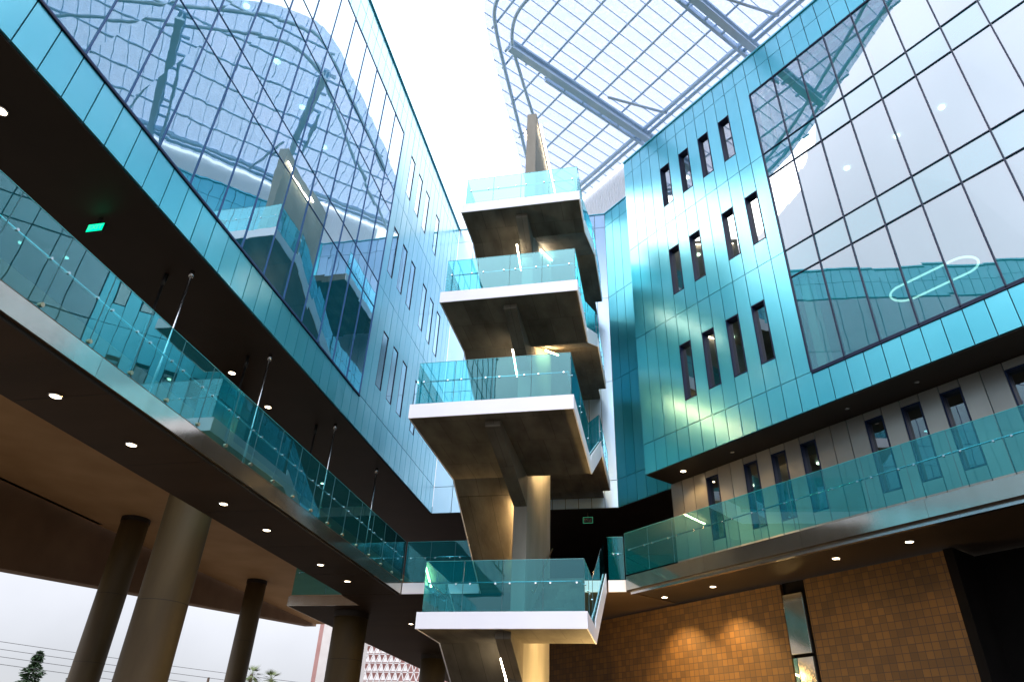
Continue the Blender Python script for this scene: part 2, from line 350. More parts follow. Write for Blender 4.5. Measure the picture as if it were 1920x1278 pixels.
curtain(FL, [17.13-.973*i for i in range(0, 26)][::-1], vz, LB, M['glass_L'], M['spandrel_L'], (0, 2, 4), rw=.010, out=.012, fmat='frame_blue')
q = MB().box(FL, low[0], 17.13, -.03, .2, 11.2, 11.235); q.build('sill_strip', M['frame'], LB)
q = MB().box(FL, low[0], YB, -.06, .1, 24.45, 24.53); q.build('parapet_cap', M['panel'], LB)
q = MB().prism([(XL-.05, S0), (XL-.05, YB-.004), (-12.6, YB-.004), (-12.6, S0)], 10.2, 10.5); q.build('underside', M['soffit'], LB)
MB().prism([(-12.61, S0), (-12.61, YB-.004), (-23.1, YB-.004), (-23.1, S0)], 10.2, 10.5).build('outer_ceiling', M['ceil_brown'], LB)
q = MB()
for z in (14.55, 18.7): q.box(FL, S0, YB-.3, .3, 14, z, z+.75)
q.box(FL, S0, YB-.3, .3, 14, 22.75, 24.4); q.build('floor_slab', M['ceil'], LB)
q = MB().box(FL, S0, YB-.3, 7.5, 7.7, 10.5, 24.4).box(FL, S0-.2, S0, .25, 14.6, 10.2, 24.4).box(FL, S0, YB, 14.4, 14.6, 10.2, 24.45).box(FL, 24.56, 24.8, .25, 14, 10.5, 24.4)
q.build('inner_wall', M['ivory'], LB)
# ---- right building
RB = thing('clad_building', 'right building of turquoise metal panels with slim windows and a huge glazed bay', 'building', (12, 14, 0))
eR = [15.0-G*i for i in range(0, 48)][::-1]
E = lambda k: 15.0-G*k
winR = [(E(k+1), E(k), a, b) for row, (a, b) in (((4, 6, 8, 10), (20.48, 22.52)), ((4, 6, 9, 11), (16.33, 18.36)), ((4, 6, 8, 10), (12.15, 14.22))) for k in row]
GE = E(13)                                          # left jamb of the bay
left_edges = [e for e in eR if e >= GE-.01]; right_edges = [e for e in eR if e <= GE+.01]
cellsR = cells_with_windows(left_edges, SEAMZ, winR)
cellsR += [(a, b, 10.22, 11.2) for a, b in zip(right_edges[:-1], right_edges[1:])]
cellsR += [(a, b, z0, z1) for a, b in zip(right_edges[:-1], right_edges[1:]) for z0, z1 in ((22.68, 23.65), (23.65, 24.45))]
cladding(FR, cellsR, RB, M['panel'])
for w in winR: window(FR, *w, RB)
curtain(FR, [GE-.973*i for i in range(0, 18)][::-1], vz, RB, M['glass_R'], M['spandrel_R'], (0, 2, 4))
MB().box(FR, eR[0], GE, -.03, .2, 11.2, 11.235).build('sill_strip', M['frame'], RB)
MB().box(FR, eR[0], 15.0, -.05, .1, 24.45, 24.52).build('parapet_cap', M['panel'], RB)
q = MB(); q.v += [FR(-8.3, .05, 10.2), FR(14.98, .05, 10.2), FR(14.98, 9, 10.2), FR(-8.3, 9, 10.2), FR(-8.3, .05, 10.45), FR(14.98, .05, 10.45), FR(14.98, 9, 10.45), FR(-8.3, 9, 10.45)]
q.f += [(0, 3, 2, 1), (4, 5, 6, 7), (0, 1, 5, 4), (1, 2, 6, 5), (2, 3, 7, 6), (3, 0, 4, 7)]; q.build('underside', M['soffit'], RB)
q = MB()
for z in (14.55, 18.7): q.box(FR, -8.2, 14.7, .3, 6, z, z+.75)
q.box(FR, -8.2, 14.9, .3, 9, 22.75, 24.38); q.build('floor_slab', M['ceil'], RB)
q = MB().box(FR, -8.2, 14.7, 6, 6.2, 10.46, 24.3).box(FR, 14.75, 14.95, .25, 9, 10.45, 24.4).box(FR, -8.4, -8.2, .25, 9, 10.45, 24.4)
q.build('inner_wall', M['ivory'], RB)
# return face of the projecting mass (towards the recessed corner)
retc = [(a, b, z0, z1) for a, b in ((0, .5), (.5, 1.0), (1.0, 1.49)) for z0, z1 in zip(SEAMZ[:-1], SEAMZ[1:])]
FRET = lambda s, t, z: FR(15.012-t, s+.01, z)
cladding(FRET, retc, RB, M['panel'], name='return_cladding', back=False)
# jamb reveal inside the bay (pale) and roller blinds in the top row
MB().box(FR, GE-.36, GE-.12, .2, .6, 19.75, 22.5).box(FR, GE-.36, GE-.12, .2, .6, 11.4, 14.4).build('inner_jamb', M['ivory'], RB)
MB().box(FR, GE-12, GE-.37, .2, .5, 22.3, 22.5).build('blind_head', M['ivory'], RB)
for i in range(6):
    s1 = GE-.40-.973*i if i == 0 else GE-.03-.973*i
    b_ = MB().box(FR, GE-.973*(i+1)+.03, s1, .42, .44, 19.72, 22.12); b_.build('roller_blind', M['blind'], RB)
MB().box(FR, GE-6, GE-.36, .36, .46, 22.13, 22.24).box(FR, GE-.42, GE-.37, .36, .46, 19.72, 22.24).build('blind_frame', M['mullion_in'], RB)
# recessed floor below the mass, windows behind the right walkway
D3 = 17.0-DR
FRC = lambda s, t, z: FR(s, D3+t, z)
e3 = [14.99-G*i for i in range(0, 44)][::-1]
def near(v): return min(e3, key=lambda e: abs(e-v))
w3 = []
for a in (13.03, 11.57, 10.6, 9.6, 7.74, 6.77, 5.79, 4.32, 3.35):
    s_ = near(a); w3.append((s_, s_+G, 8.0, 9.97))
w3c = w3 + [(near(9.6)+0, near(9.6)+G, 8.0, 9.97)]
cladding(FRC, cells_with_windows(e3, [6.62, 10.19], w3), RB, M['greypanel'], name='recessed_cladding')
for w in w3: window(FRC, *w, RB)
MB().box(FRC, e3[0], e3[-1]-.01, 4.0, 4.2, 6.6, 10.19).box(FRC, 14.8, 14.96, .25, 4, 6.6, 10.19).build('recessed_room_wall', M['ivory'], RB)

# ---- rear building closing the court
BB = thing('rear_building', 'turquoise panelled building closing the court behind the concrete stair', 'building', (-4, 30, 0))
xe = [-1.36-G*i for i in range(0, 15)][::-1]; xe[0] = XL
cladding(FY, [(a, b, z0, z1) for a, b in zip(xe[:-1], xe[1:]) for z0, z1 in zip(SEAMZ[:-1], SEAMZ[1:])], BB, M['panel_skylit'])
sB = (Vector((-1.36, YB, 0))).dot(D2)
be = [sB-G*i for i in range(0, 8)][::-1]
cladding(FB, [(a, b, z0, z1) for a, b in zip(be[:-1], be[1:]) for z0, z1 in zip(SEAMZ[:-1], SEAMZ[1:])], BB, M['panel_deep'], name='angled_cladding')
MB().box(FY, XL, -1.36, -.04, .1, 24.45, 24.5).box(FB, be[0], sB, -.04, .1, 24.452, 24.502).build('parapet_cap', M['panel'], BB)
fb0 = FB(be[0], .06, 0); fb1 = FB(sB, .06, 0)
foot = [(XL-.05, YB+.05), (-1.36, YB+.05), (fb0.x, fb0.y), (fb0.x+3.3, fb0.y+3.6), (14, 46), (-12.6, 46), (-12.6, YB+.004), (XL-.05, YB+.004)]
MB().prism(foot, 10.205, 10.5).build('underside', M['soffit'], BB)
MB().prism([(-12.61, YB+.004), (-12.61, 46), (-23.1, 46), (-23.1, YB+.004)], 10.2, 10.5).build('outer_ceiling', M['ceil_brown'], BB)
MB().prism([(XL, YB+.3), (-1.4, YB+.3), (fb0.x+.2, fb0.y+.25), (fb0.x+3.3, fb0.y+3.6), (6, 40), (XL, 40)], 24.1, 24.4).build('roof', M['ceil'], BB)
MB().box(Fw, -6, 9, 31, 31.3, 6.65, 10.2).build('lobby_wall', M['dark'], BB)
# small door off the third stair bridge
d_ = MB(); d_.box(FY, -2.62, -1.98, -.03, .03, 10.75, 12.95); d_.build('door_frame', M['white'], BB)

# ---- raked concrete wall at the outer edge and slab floor at walkway level
rk = MB()
zb = lambda y: 7.5+2.7*(y-21.4)/25.6
rk.hexa([(-24.0, 4, zb(4)), (-23.2, 4, zb(4)), (-23.2, 46.5, zb(46.5)), (-24.0, 46.5, zb(46.5)), (-24.0, 4, 10.6), (-23.2, 4, 10.6), (-23.2, 46.5, 10.6), (-24.0, 46.5, 10.6)])
tag(rk.build('concrete_beam', M['beam_brown']), 'long brown concrete edge beam that deepens towards the left above the open view', 'beam')

# ------------------------------------------------------------------ walkways
def guard_line(F, s0, s1, t, z0, z1, root, n=None, rail_t=.09, rail_z=None, pw=.925, clips=True, edge=True):
    """glass panels along s at depth t; brass clamps, steel rail on brackets behind"""
    n = n or max(1, round(abs(s1-s0)/pw)); st = (s1-s0)/n; rail_z = rail_z or z1-.42
    for i in range(n):
        a = s0+st*i+.006; b = s0+st*(i+1)-.006
        if s1 < s0: a, b = s0+st*(i+1)+.006, s0+st*i-.006
        g = MB().quad(F(a, t, z0), F(b, t, z0), F(b, t, z1), F(a, t, z1)); go = g.build('glass_panel', M['guard'], root, recalc=False)
        if edge: MB().box(F, a, b, t-.006, t+.006, z1, z1+.008).build('glass_edge', M['edge'], go)
        MB().box(F, b+.001, b+.011, t-.006, t+.006, z0, z1).build('joint', M['seamj'], go)
    rl = MB(); lo, hi = min(s0, s1), max(s0, s1)
    rl.tube([F(lo+.05, t+rail_t, rail_z), F(hi-.05, t+rail_t, rail_z)], .019, 8); r_ = rl.build('handrail', M['steel'], root, smooth=True)
    br_ = MB()
    for i in range(n+1):
        for o_ in (-.16, .16):
            x = s0+st*i+o_
            if lo+.05 < x < hi-.05:
                br_.tube([F(x, t-.02, rail_z-.05), F(x, t+.02, rail_z-.05)], .021, 10); br_.tube([F(x, t+.02, rail_z-.05), F(x, t+rail_t, rail_z-.012)], .008, 6)
    if br_.v: br_.build('rail_bracket', M['steel'], root)
    if clips:
        for i in range(n+1):
            x = s0+st*i
            if lo-.01 <= x <= hi+.01:
                MB().tube([F(x, t-.03, z0+.06), F(x, t+.03, z0+.06)], .034, 10).build('clamp', M['brass'], root)
XW = -7.73
FLW = lambda s, t, z: Vector((XW-t, s, z))
LW = thing('walkway', 'left hanging walkway with glass guard and metal edge running back below the glass building', 'walkway', (-8.6, 10, 6.3), 'walkways round the court')
MB().box(FLW, -6, 20.62, .02, 1.87, 6.3, 6.6).build('deck', M['soffit_w'], LW, bevel=.01)
f_ = MB()
for i in range(10): f_.box(FLW, -6+2.662*i+.003, -6+2.662*(i+1)-.003, -.012, .018, 6.30, 6.62)
f_.build('fascia', M['steelfascia'], LW)
for i in range(10): MB().box(FLW, -5.2+2.6*i, -5.192+2.6*i, .12, 1.8, 6.297, 6.30).build('panel_joint', M['black'], LW)
MB().box(FLW, -6, 20.6, .06, .10, 6.262, 6.30).build('drip_edge', M['black'], LW)
guard_line(FLW, .65+.0, 20.6-.02, .0, 6.64, 7.85, LW, n=22, rail_z=7.40)
for y in (9.7, 13.0, 16.9, 20.25):
    MB().tube([(-8.92, y, 6.6), (-8.92, y, 10.2)], .028, 8).tube([(-8.92, y, 10.05), (-8.92, y, 10.2)], .05, 8).build('hanger_rod', M['steel'], LW, smooth=True)
    if y < 20: MB().tube([(-9.52, y, 6.6), (-9.52, y, 10.2)], .028, 8).tube([(-9.52, y, 9.9), (-9.52, y, 10.2)], .045, 8).build('hanger_rod', M['black'], LW, smooth=True)
FRW = lambda s, t, z: D2*s + N2*(14.42+t) + Vector((0, 0, z))
RW = thing('walkway', 'right walkway with glass guard and grey metal edge curving below the panelled building', 'walkway', (4, 9, 6.3), 'walkways round the court')
c0 = FRW(14.67, 0, 0)            # corner with the frontal edge
q = MB(); q.hexa([FRW(-8, .03, 6.3), FRW(14.67, .03, 6.3), FRW(14.67, 4.2, 6.3), FRW(-8, 4.2, 6.3), FRW(-8, .03, 6.6), FRW(14.67, .03, 6.6), FRW(14.67, 4.2, 6.6), FRW(-8, 4.2, 6.6)])
q.build('deck', M['soffit'], RW)
f_ = MB(); st = 22.67/8
for i in range(8): f_.box(FRW, -8+st*i+.003, -8+st*(i+1)-.003, -.012, .026, 6.32, 6.70)
f_.build('fascia', M['steelfascia'], RW)
MB().box(FRW, -8, 14.62, .10, .2, 6.22, 6.30).build('drip_edge', M['steel'], RW)
guard_line(FRW, 14.65, 14.65-.925*20, -.012, 6.74, 7.92, RW, n=20, rail_z=7.47, clips=False)

# rear floor (walkway level) joining both walkways behind the stair
RF = thing('floor_deck', 'brown concrete floor deck joining both walkways behind the concrete stair', 'floor deck', (-4, 26, 6.3))
poly = [(-12.15, 22.12), (-9.62, 22.12), (-9.62, 20.66), (-1.03, 20.66), (c0.x+.02, c0.y+.35), (FRW(14.60, 3, 0).x, FRW(14.60, 3, 0).y), (9, 32), (9, 48), (-12.15, 48)]
poly = [(-12.15, 22.12), (-9.64, 22.12), (-9.64, 20.64), (-1.02, 20.64), (FRW(14.69, 3.8, 0).x, FRW(14.69, 3.8, 0).y), (9, 34), (9, 48), (-12.15, 48)]
MB().prism(poly, 6.296, 6.59).build('slab', M['soffit_w'], RF)
MB().box(Fw, -7.70, -5.32, 20.60, 20.63, 6.3, 6.62).build('fascia', M['white'], RF); MB().box(Fw, -1.52, -1.02, 20.60, 20.63, 6.3, 6.62).build('fascia', M['white'], RF)
MB().box(Fw, -12.16, -9.62, 22.08, 22.11, 6.3, 6.62).box(Fw, -12.18, -12.15, 22.08, 46, 6.3, 6.62).build('brass_edge', M['steelfascia'], RF)
FWY = lambda s, t, z: Vector((s, 20.6+t, z)); FWY2 = lambda s, t, z: Vector((s, 22.09+t, z))
guard_line(FWY, -7.68, -5.35, .0, 6.64, 7.85, RF, n=3, rail_z=7.40, clips=False)
guard_line(FWY, -1.50, -1.05, .0, 6.64, 7.85, RF, n=1, rail_z=7.40, clips=False)
guard_line(FWY2, -12.1, -9.7, .0, 6.64, 7.85, RF, n=2, rail_z=7.40, clips=False)

# ------------------------------------------------------------------ concrete columns
def column(loc, r, z1, label):
    t_ = thing('column', label, 'column', (loc[0], loc[1], 0), 'round concrete columns')
    MB().tube([(loc[0], loc[1], z1*i/6) for i in range(7)], r, 40).build('shaft', M['conc_l'], t_, smooth=True)
    jr = MB()
    for zz in (2.4, 4.8, 7.2):
        if zz < z1-.5: jr.tube([(loc[0], loc[1], zz), (loc[0], loc[1], zz+.012)], r+.003, 40)
    jr.build('casting_joint', M['soffit'], t_)
    MB().tube([(loc[0], loc[1], z1-.18), (loc[0], loc[1], z1)], r+.02, 40).build('collar', M['soffit'], t_, smooth=False)
column((-20.85, 24.3), .53, 10.2, 'slim round concrete column, leftmost of the columns')
column((-11.25, 14.77), .55, 10.2, 'thickest looking concrete column rising behind the left walkway')
column((-20.95, 34.4), .50, 10.2, 'pale concrete column beside the two palm trees')
column((-10.35, 23.2), .56, 6.29, 'concrete column with golden edge beside the white corner of a far building')
column((-10.15, 32.1), .56, 6.29, 'farthest column, between the patterned lattice building and the stair')

# ------------------------------------------------------------------ stair tower
ST = thing('stair_tower', 'freestanding concrete stair with four white edged landings stacked round a spine wall', 'staircase', (-3.42, 18.5, 0))
X0, X1, XA, XB, YK, YM = -5.28, -1.57, -3.60, -3.25, 17.0, 20.6
MB().box(Fw, XA, XB, YK+.02, 20.9, 0, 22.62).build('spine_wall', M['conc_lit'], ST, bevel=.015)
ZL = [16.58, 12.41, 8.41, 4.35, .25]; YF = [15.48, 14.45, 13.27, 15.18]
ZM = [18.6, 14.5, 10.43, 6.30, 2.25]
def landing(i):
    z, yf = ZL[i], YF[i]
    s_ = MB().box(Fw, X0+.03, X1-.03, yf+.03, YK, z, z+.32).build('landing', M['conc'], ST, bevel=.008)
    f = MB().box(Fw, X0, X1, yf, yf+.028, z-.01, z+.335).box(Fw, X0, X0+.028, yf+.029, YK, z-.01, z+.335).box(Fw, X1-.028, X1, yf+.029, YK, z-.01, z+.335)
    f.build('fascia', M['white'], s_, bevel=.003)
    MB().profile([(yf+.37, z+.01), (yf+.37, z-.14), (YK+.018, z-.80), (YK+.018, z+.01)], XA, XB).build('cantilever_beam', M['conc'], s_, bevel=.01)
    FF = lambda s, t, zz: Vector((s, yf+.05+t, zz))
    g0, g1 = X0+.10, X1-.06
    root = s_
    guard_line(FF, g0, g1, .0, z+.335, z+1.42, root, n=4, rail_z=z+.97, clips=False)
    FS1 = lambda s, t, zz: Vector((g0+t, s, zz)); FS2 = lambda s, t, zz: Vector((g1-t, s, zz))
    guard_line(FS1, yf+.06, YK, .0, z+.335, z+1.42, root, n=2, rail_z=z+.97, clips=False)
    guard_line(FS2, yf+.06, YK, .0, z+.335, z+1.42, root, n=2, rail_z=z+.97, clips=False)
for i in range(4): landing(i)
def flight(xa, xb, ya, za, yb, zb_, outer, inner_rail):
    """sloping slab from (ya,za) to (yb,zb): z are undersides"""
    k = (zb_-za)/(yb-ya); n = 12; th = .30
    prof = [(ya, za), (yb, zb_)]
    st_ = []
    for j in range(n, 0, -1):
        y1 = ya+(yb-ya)*j/n; y0_ = ya+(yb-ya)*(j-1)/n
        zt = (za+(zb_-za)*(j if k > 0 else j-1)/n)+th+.02
        st_ += [(y1, zt), (y0_, zt)]
    fo = MB().profile(prof+st_, xa, xb).build('flight', M['conc'], ST)
    xo = outer
    # stringer plate and glass guard on the open side
    MB().hexa([(xo-.014, ya, za-.01), (xo+.014, ya, za-.01), (xo+.014, yb, zb_-.01), (xo-.014, yb, zb_-.01), (xo-.014, ya, za+.5), (xo+.014, ya, za+.5), (xo+.014, yb, zb_+.5), (xo-.014, yb, zb_+.5)]).build('stringer', M['white'], fo)
    xg = xo+(.04 if xo < -3 else -.04); m_ = 3
    for j in range(m_):
        y0_ = ya+(yb-ya)*j/m_+.01; y1 = ya+(yb-ya)*(j+1)/m_-.01; a = za+(zb_-za)*(y0_-ya)/(yb-ya); b = za+(zb_-za)*(y1-ya)/(yb-ya)
        MB().quad((xg, y0_, a+.45), (xg, y1, b+.45), (xg, y1, b+1.45), (xg, y0_, a+1.45)).build('glass_panel', M['guard'], fo, recalc=False)
    MB().tube([(xg+(.08 if xo < -3 else -.08), ya, za+1.2), (xg+(.08 if xo < -3 else -.08), yb, zb_+1.2)], .019).build('handrail', M['steel'], fo, smooth=True)
    if inner_rail: MB().tube([(inner_rail, ya+.3, za+1.25), (inner_rail, ya+.6, za+1.25), (inner_rail, yb, zb_+1.25)], .02).build('handrail', M['brass'], fo, smooth=True)
for i in range(4):
    flight(X0+.03, XA-.02, YK, ZL[i], YM, ZM[i+1]+.0, X0+.014, None)      # down to the bridge behind
    flight(XB+.02, X1-.03, YK, ZL[i], YM, ZM[i], X1-.014, -3.13)           # up to the bridge behind
for i, z in enumerate(ZM):
    s_ = MB().box(Fw, X0+.01, X1-.01, YM, 23.7, z, z+.32).build('bridge_landing', M['conc'], ST, bevel=.008)
    if i in (0, 1, 2): MB().box(Fw, X0+.3, X1-.3, 23.7, YB-.06, z+.15, z+.30).build('bridge_link', M['conc'], s_)
    if i != 3:
        MB().box(Fw, X1-.012, X1+.016, YM, 23.7, z-.01, z+.335).box(Fw, X0-.016, X0+.012, YM, 23.7, z-.01, z+.335).build('fascia', M['white'], s_)
        FS2 = lambda s, t, zz: Vector((X1-.03-t, s, zz)); FS1 = lambda s, t, zz: Vector((X0+.03+t, s, zz))
        guard_line(FS2, YM, 23.7, 0, z+.335, z+1.42, s_, n=3, rail_z=z+.97, clips=False)
        guard_line(FS1, YM, 23.7, 0, z+.335, z+1.42, s_, n=3, rail_z=z+.97, clips=False)

# light strips
def strip(pts, label, mat='led', r=.022):
    o_ = MB().tube(pts, r, 8).build('light_strip', M[mat]); tag(o_, label, 'light', 'light strips on the stair'); return o_
strip([(-3.68, 16.5, 15.93), (-3.68, 17.25, 15.47)], 'short glowing strip under the top landing left of the spine wall')
strip([(-3.68, 16.5, 12.05), (-3.68, 17.25, 11.58)], 'glowing strip seen through the glass guard of the third landing from the bottom'.replace('third landing from the bottom', 'widest upper landing'))
strip([(-3.68, 16.6, 3.97), (-3.68, 17.3, 3.58)], 'lowest glowing strip beside the spine wall under the bottom landing')
strip([(-3.19, 18.14, 16.98), (-3.19, 20.6, 18.5)], 'diagonal glowing strip right of the spine wall below the top landing')
strip([(-2.85, 17.9, 8.80), (-2.85, 20.5, 10.15)], 'warm strip hidden high under the flight above the golden part of the spine wall', 'led_g')
strip([(-2.95, 17.9, 12.80), (-2.95, 20.5, 14.2)], 'warm strip on the spine wall behind the second landing from the top', 'led_g')
strip([(-2.85, 17.9, 4.72), (-2.85, 20.5, 6.0)], 'warm strip on the spine wall low behind the bottom landing', 'led_g')
strip([(-3.14, 17.25, 22.25), (-3.14, 20.9, 22.35)], 'long bright strip along the right side of the spine wall top', 'led_t', .03)
strip([(-3.70, 17.1, 21.9), (-3.70, 19.5, 22.0)], 'bright strip on the left side of the spine wall top', 'led_t', .03)
strip([(-3.70, 17.6, 7.9), (-3.70, 20.2, 6.4)], 'warm strip on the left face of the spine wall above the bottom landing', 'led_g')

strip([(-1.45, 17.6, 2.75), (-1.45, 20.2, 2.75)], 'golden strip at the foot of the stair lighting the tile wall', 'led_base', .03)
# ------------------------------------------------------------------ canopy
CZ = 27.3
def smooth(pts, n=6):
    out = []
    P_ = [pts[0]]+pts+[pts[-1]]
    for i in range(1, len(P_)-2):
        p0, p1, p2, p3 = [Vector((*q, 0)) if len(q) == 2 else Vector(q) for q in P_[i-1:i+3]]
        for j in range(n):
            t_ = j/n; out.append(.5*((2*p1)+(p2-p0)*t_+(2*p0-5*p1+4*p2-p3)*t_*t_+(3*p1-p0-3*p2+p3)*t_**3))
    out.append(Vector((*pts[-1], 0)) if len(pts[-1]) == 2 else Vector(pts[-1])); return out
CN = thing('roof_canopy', 'huge translucent perforated roof canopy on blue grey steel with a rounded corner', 'canopy', (4, 22, CZ))
def uv(u, d): p_ = D2*u+N2*d; return (p_.x, p_.y)
pr = uv(23.57, 17.85); pe = uv(-12, 17.85); pn = uv(-12, 2)
edge = [(-5.25, 29.1), (-5.28, 24.5), (-5.30, 21), (-5.32, 18), (-5.30, 16.6), (-5.20, 15.6), (-4.85, 14.85), (-4.2, 14.3), (-3.1, 13.75), (-1.6, 13.2), (1, 12.4), (5, 11.2), (11, 9.4)]
edge_s = [(v.x, v.y) for v in smooth(edge)]
outl = edge_s+[(16, 5), (pe[0], pe[1])]
MB().prism(outl, CZ+.12, CZ+.14).build('sheet', M['sheet'], CN)
def inside(x, y):
    r = False; n = len(outl); j = n-1
    for i in range(n):
        xi, yi = outl[i]; xj, yj = outl[j]
        if (yi > y) != (yj > y) and x < (xj-xi)*(y-yi)/(yj-yi)+xi: r = not r
        j = i
    return r
def clipline(p0, p1):
    p0, p1 = Vector(p0), Vector(p1); n = 500; hit = [i for i in range(n+1) if inside(*(p0+(p1-p0)*i/n))]
    return (p0+(p1-p0)*hit[0]/n, p0+(p1-p0)*hit[-1]/n) if hit else None
def z3(p_, z): return (p_[0], p_[1], z)
for d in [17.0-1.4*i for i in range(0, 12)]:
    c_ = clipline(uv(-12, d), uv(30, d))
    if c_:
        a, b = c_; dv = (b-a).normalized()*.35
        MB().tube([z3(a+dv*0, CZ-.02), z3(b-dv, CZ-.02)], .048, 8).build('rib', M['canopy_steel'], CN, smooth=True)
k = 0
for i in range(0, 66):
    c_ = clipline(uv(-8+.51*i, -5), uv(-8+.51*i, 17.85))
    if c_: MB().box(lambda s, t, z, c_=c_: Vector((c_[0].x+(c_[1].x-c_[0].x)*s+t*D2.x, c_[0].y+(c_[1].y-c_[0].y)*s+t*D2.y, z)), 0, 1, -.013, .013, CZ+.06, CZ+.11).build('purlin', M['canopy_steel'], CN)
# edge tubes
et = []
for i, (x, y) in enumerate(edge_s[:-1]):
    d_ = Vector((edge_s[i+1][0]-x, edge_s[i+1][1]-y, 0)).normalized(); nn = Vector((-d_.y, d_.x, 0)); et.append((x+nn.x*.42, y+nn.y*.42, CZ-.08))
MB().tube(et, .08, 10).build('edge_tube', M['canopy_steel'], CN, smooth=True)
MB().tube(smooth([(-3.75, 27.5, 26.7), (-3.95, 22, 26.7), (-4.2, 18.5, 26.75), (-4.25, 16.6, 26.85), (-3.5, 15.3, 26.95), (-1.5, 14.4, 27.0), (2.5, 13.2, 27.0), (8, 12.0, 27.0)]), .07, 10).build('edge_tube', M['canopy_steel'], CN, smooth=True)
for d in (17.02, 17.32): MB().tube([(*uv(-12, d), CZ-.12), (*uv(23.0, d), CZ-.12)], .085, 10).build('edge_tube', M['canopy_steel'], CN, smooth=True)
for u, da in ((14.75, 9.5), (8.88, 9.9), (3.0, 12.6)):
    tb = MB()
    tb.box(F2, u-.14, u+.14, da, 17.9, CZ-.62, CZ-.5); tb.box(F2, u-.14, u+.14, da, 17.9, CZ-.18, CZ-.06); tb.box(F2, u-.02, u+.02, da, 17.9, CZ-.5, CZ-.18)
    tb.box(F2, u+.42, u+.54, da+2.2, 17.9, CZ-.34, CZ-.1)
    for j in range(8): dd = da+(17.9-da)*j/8; tb.box(F2, u+.141, u+.42, dd, dd+.08, CZ-.3, CZ-.2)
    tr_ = tb.build('roof_beam', M['canopy_steel'], CN)
    MB().box(F2, u-.12, u+.12, 17.6, 17.84, 24.4, CZ-.62).build('post', M['canopy_steel'], CN)
    MB().tube([(*uv(u-.5, 14.4), CZ-.3), (*uv(u-1.4, 17.1), CZ-.2)], .06).build('brace', M['canopy_steel'], CN, smooth=True)
# ribbed white screen under the canopy's far edge
rb = MB(); n = 260
for i in range(n):
    s0 = -12+i*.125; rb.box(F2, s0, s0+.075, 18.0, 18.06, 24.4, CZ+.1); rb.box(F2, s0+.075, s0+.125, 18.03, 18.06, 24.4, CZ+.1)
tag(rb.build('roof_screen', M['ribbed']), 'white ribbed screen standing on the roof under the canopy edge', 'screen')

# ------------------------------------------------------------------ ground floor right: tile wall, pilaster
TW = thing('tile_wall', 'brown stone tile wall lit gold at the lower right', 'wall', (3, 17, 0))
FT = lambda s, t, z: D2*s + N2*(16.42+t) + Vector((0, 0, z))
MB().box(FT, 11.12, 26, 0, .3, 0, 6.22).box(FT, 6.95, 10.42, 0, .3, 0, 6.22).build('tiles', M['tile'], TW)
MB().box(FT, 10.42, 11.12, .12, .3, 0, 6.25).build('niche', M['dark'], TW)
pl = MB().box(FT, 10.5, 11.06, -.06, .1, 4.52, 5.92).build('metal_panel', M['steelfascia'], TW, bevel=.006)
MB().box(FT, 10.5, 10.92, -.06, .1, 0, 4.44).build('metal_panel', M['steelfascia'], TW, bevel=.006)
MB().box(FT, 10.96, 11.06, -.03, .1, 0, 4.44).build('glass_slot', M['glass_R'], TW)
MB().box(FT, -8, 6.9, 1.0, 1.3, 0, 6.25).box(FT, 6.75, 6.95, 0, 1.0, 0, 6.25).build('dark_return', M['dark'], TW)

# ------------------------------------------------------------------ downlights
proto = None
def downlight(x, y, z, label, power=0, cone=115):
    global proto
    if proto is None:
        r = thing('downlight', label, 'light', (x, y, z), 'recessed ceiling downlights')
        MB().tube([(x, y, z-.012), (x, y, z+.01)], .075, 20).build('lens', M['lamp'], r)
        ring = MB(); ring.tube([(x+.09*math.cos(a*math.pi/12), y+.09*math.sin(a*math.pi/12), z-.004) for a in range(24)], .014, 6, close=True); ring.build('trim', M['steel'], r)
        proto = r
    else:
        r = copy_tree(proto); r.location = (x, y, z); r['label'] = label
    if power:
        l = bpy.data.lights.new('downlight_lamp', 'SPOT'); l.energy = power; l.spot_size = math.radians(cone); l.spot_blend = .6 if cone > 90 else .35; l.color = (1, .62, .22); l.shadow_soft_size = .07
        lo = bpy.data.objects.new('lamp', l); C.objects.link(lo); lo.parent = r; lo.location = (0, 0, -.03)
wl = [(-8.74, 7.74), (-8.75, 9.52), (-8.78, 12.51), (-8.74, 14.27), (-8.76, 17.21), (-8.74, 18.96)]
nm = ['nearest the left photo edge', 'second from the left', 'third from the left', 'fourth from the left', 'fifth from the left', 'sixth from the left, nearest the corner']
for (x, y), n_ in zip(wl, nm): downlight(x, y, 6.292, 'downlight under the left walkway, '+n_, 30)
downlight(-8.87, 25.04, 6.29, 'downlight in the brown deck just left of the bottom landing', 55)
for (x, y), n_ in zip([(.02, 21.27), (1.32, 20.07), (3.98, 17.49), (5.25, 16.29)], ['nearest the stair', 'second from the stair', 'third from the stair', 'farthest from the stair']):
    downlight(x, y, 6.292, 'downlight under the right walkway, '+n_, 850 if x < 2 else 20, 104)
downlight(6.81, 17.91, 6.24, 'small yellowish downlight at the dark far right corner', 10)
for (x, y), n_ in zip([(-9.56, 5.5), (-10.34, 13.67), (-10.35, 15.58), (-11.3, 21.3)], ['at the left edge of the photo', 'above the left walkway glass', 'right of the one above the walkway glass', 'deep behind the hanger rods']):
    downlight(x, y, 10.192, 'downlight in the dark upper underside, '+n_, 25)
p_ = F2(13.93, 16.45, 0)
downlight(p_.x, p_.y, 10.19, 'small warm downlight under the panelled building nearest the stair', 90, 130)
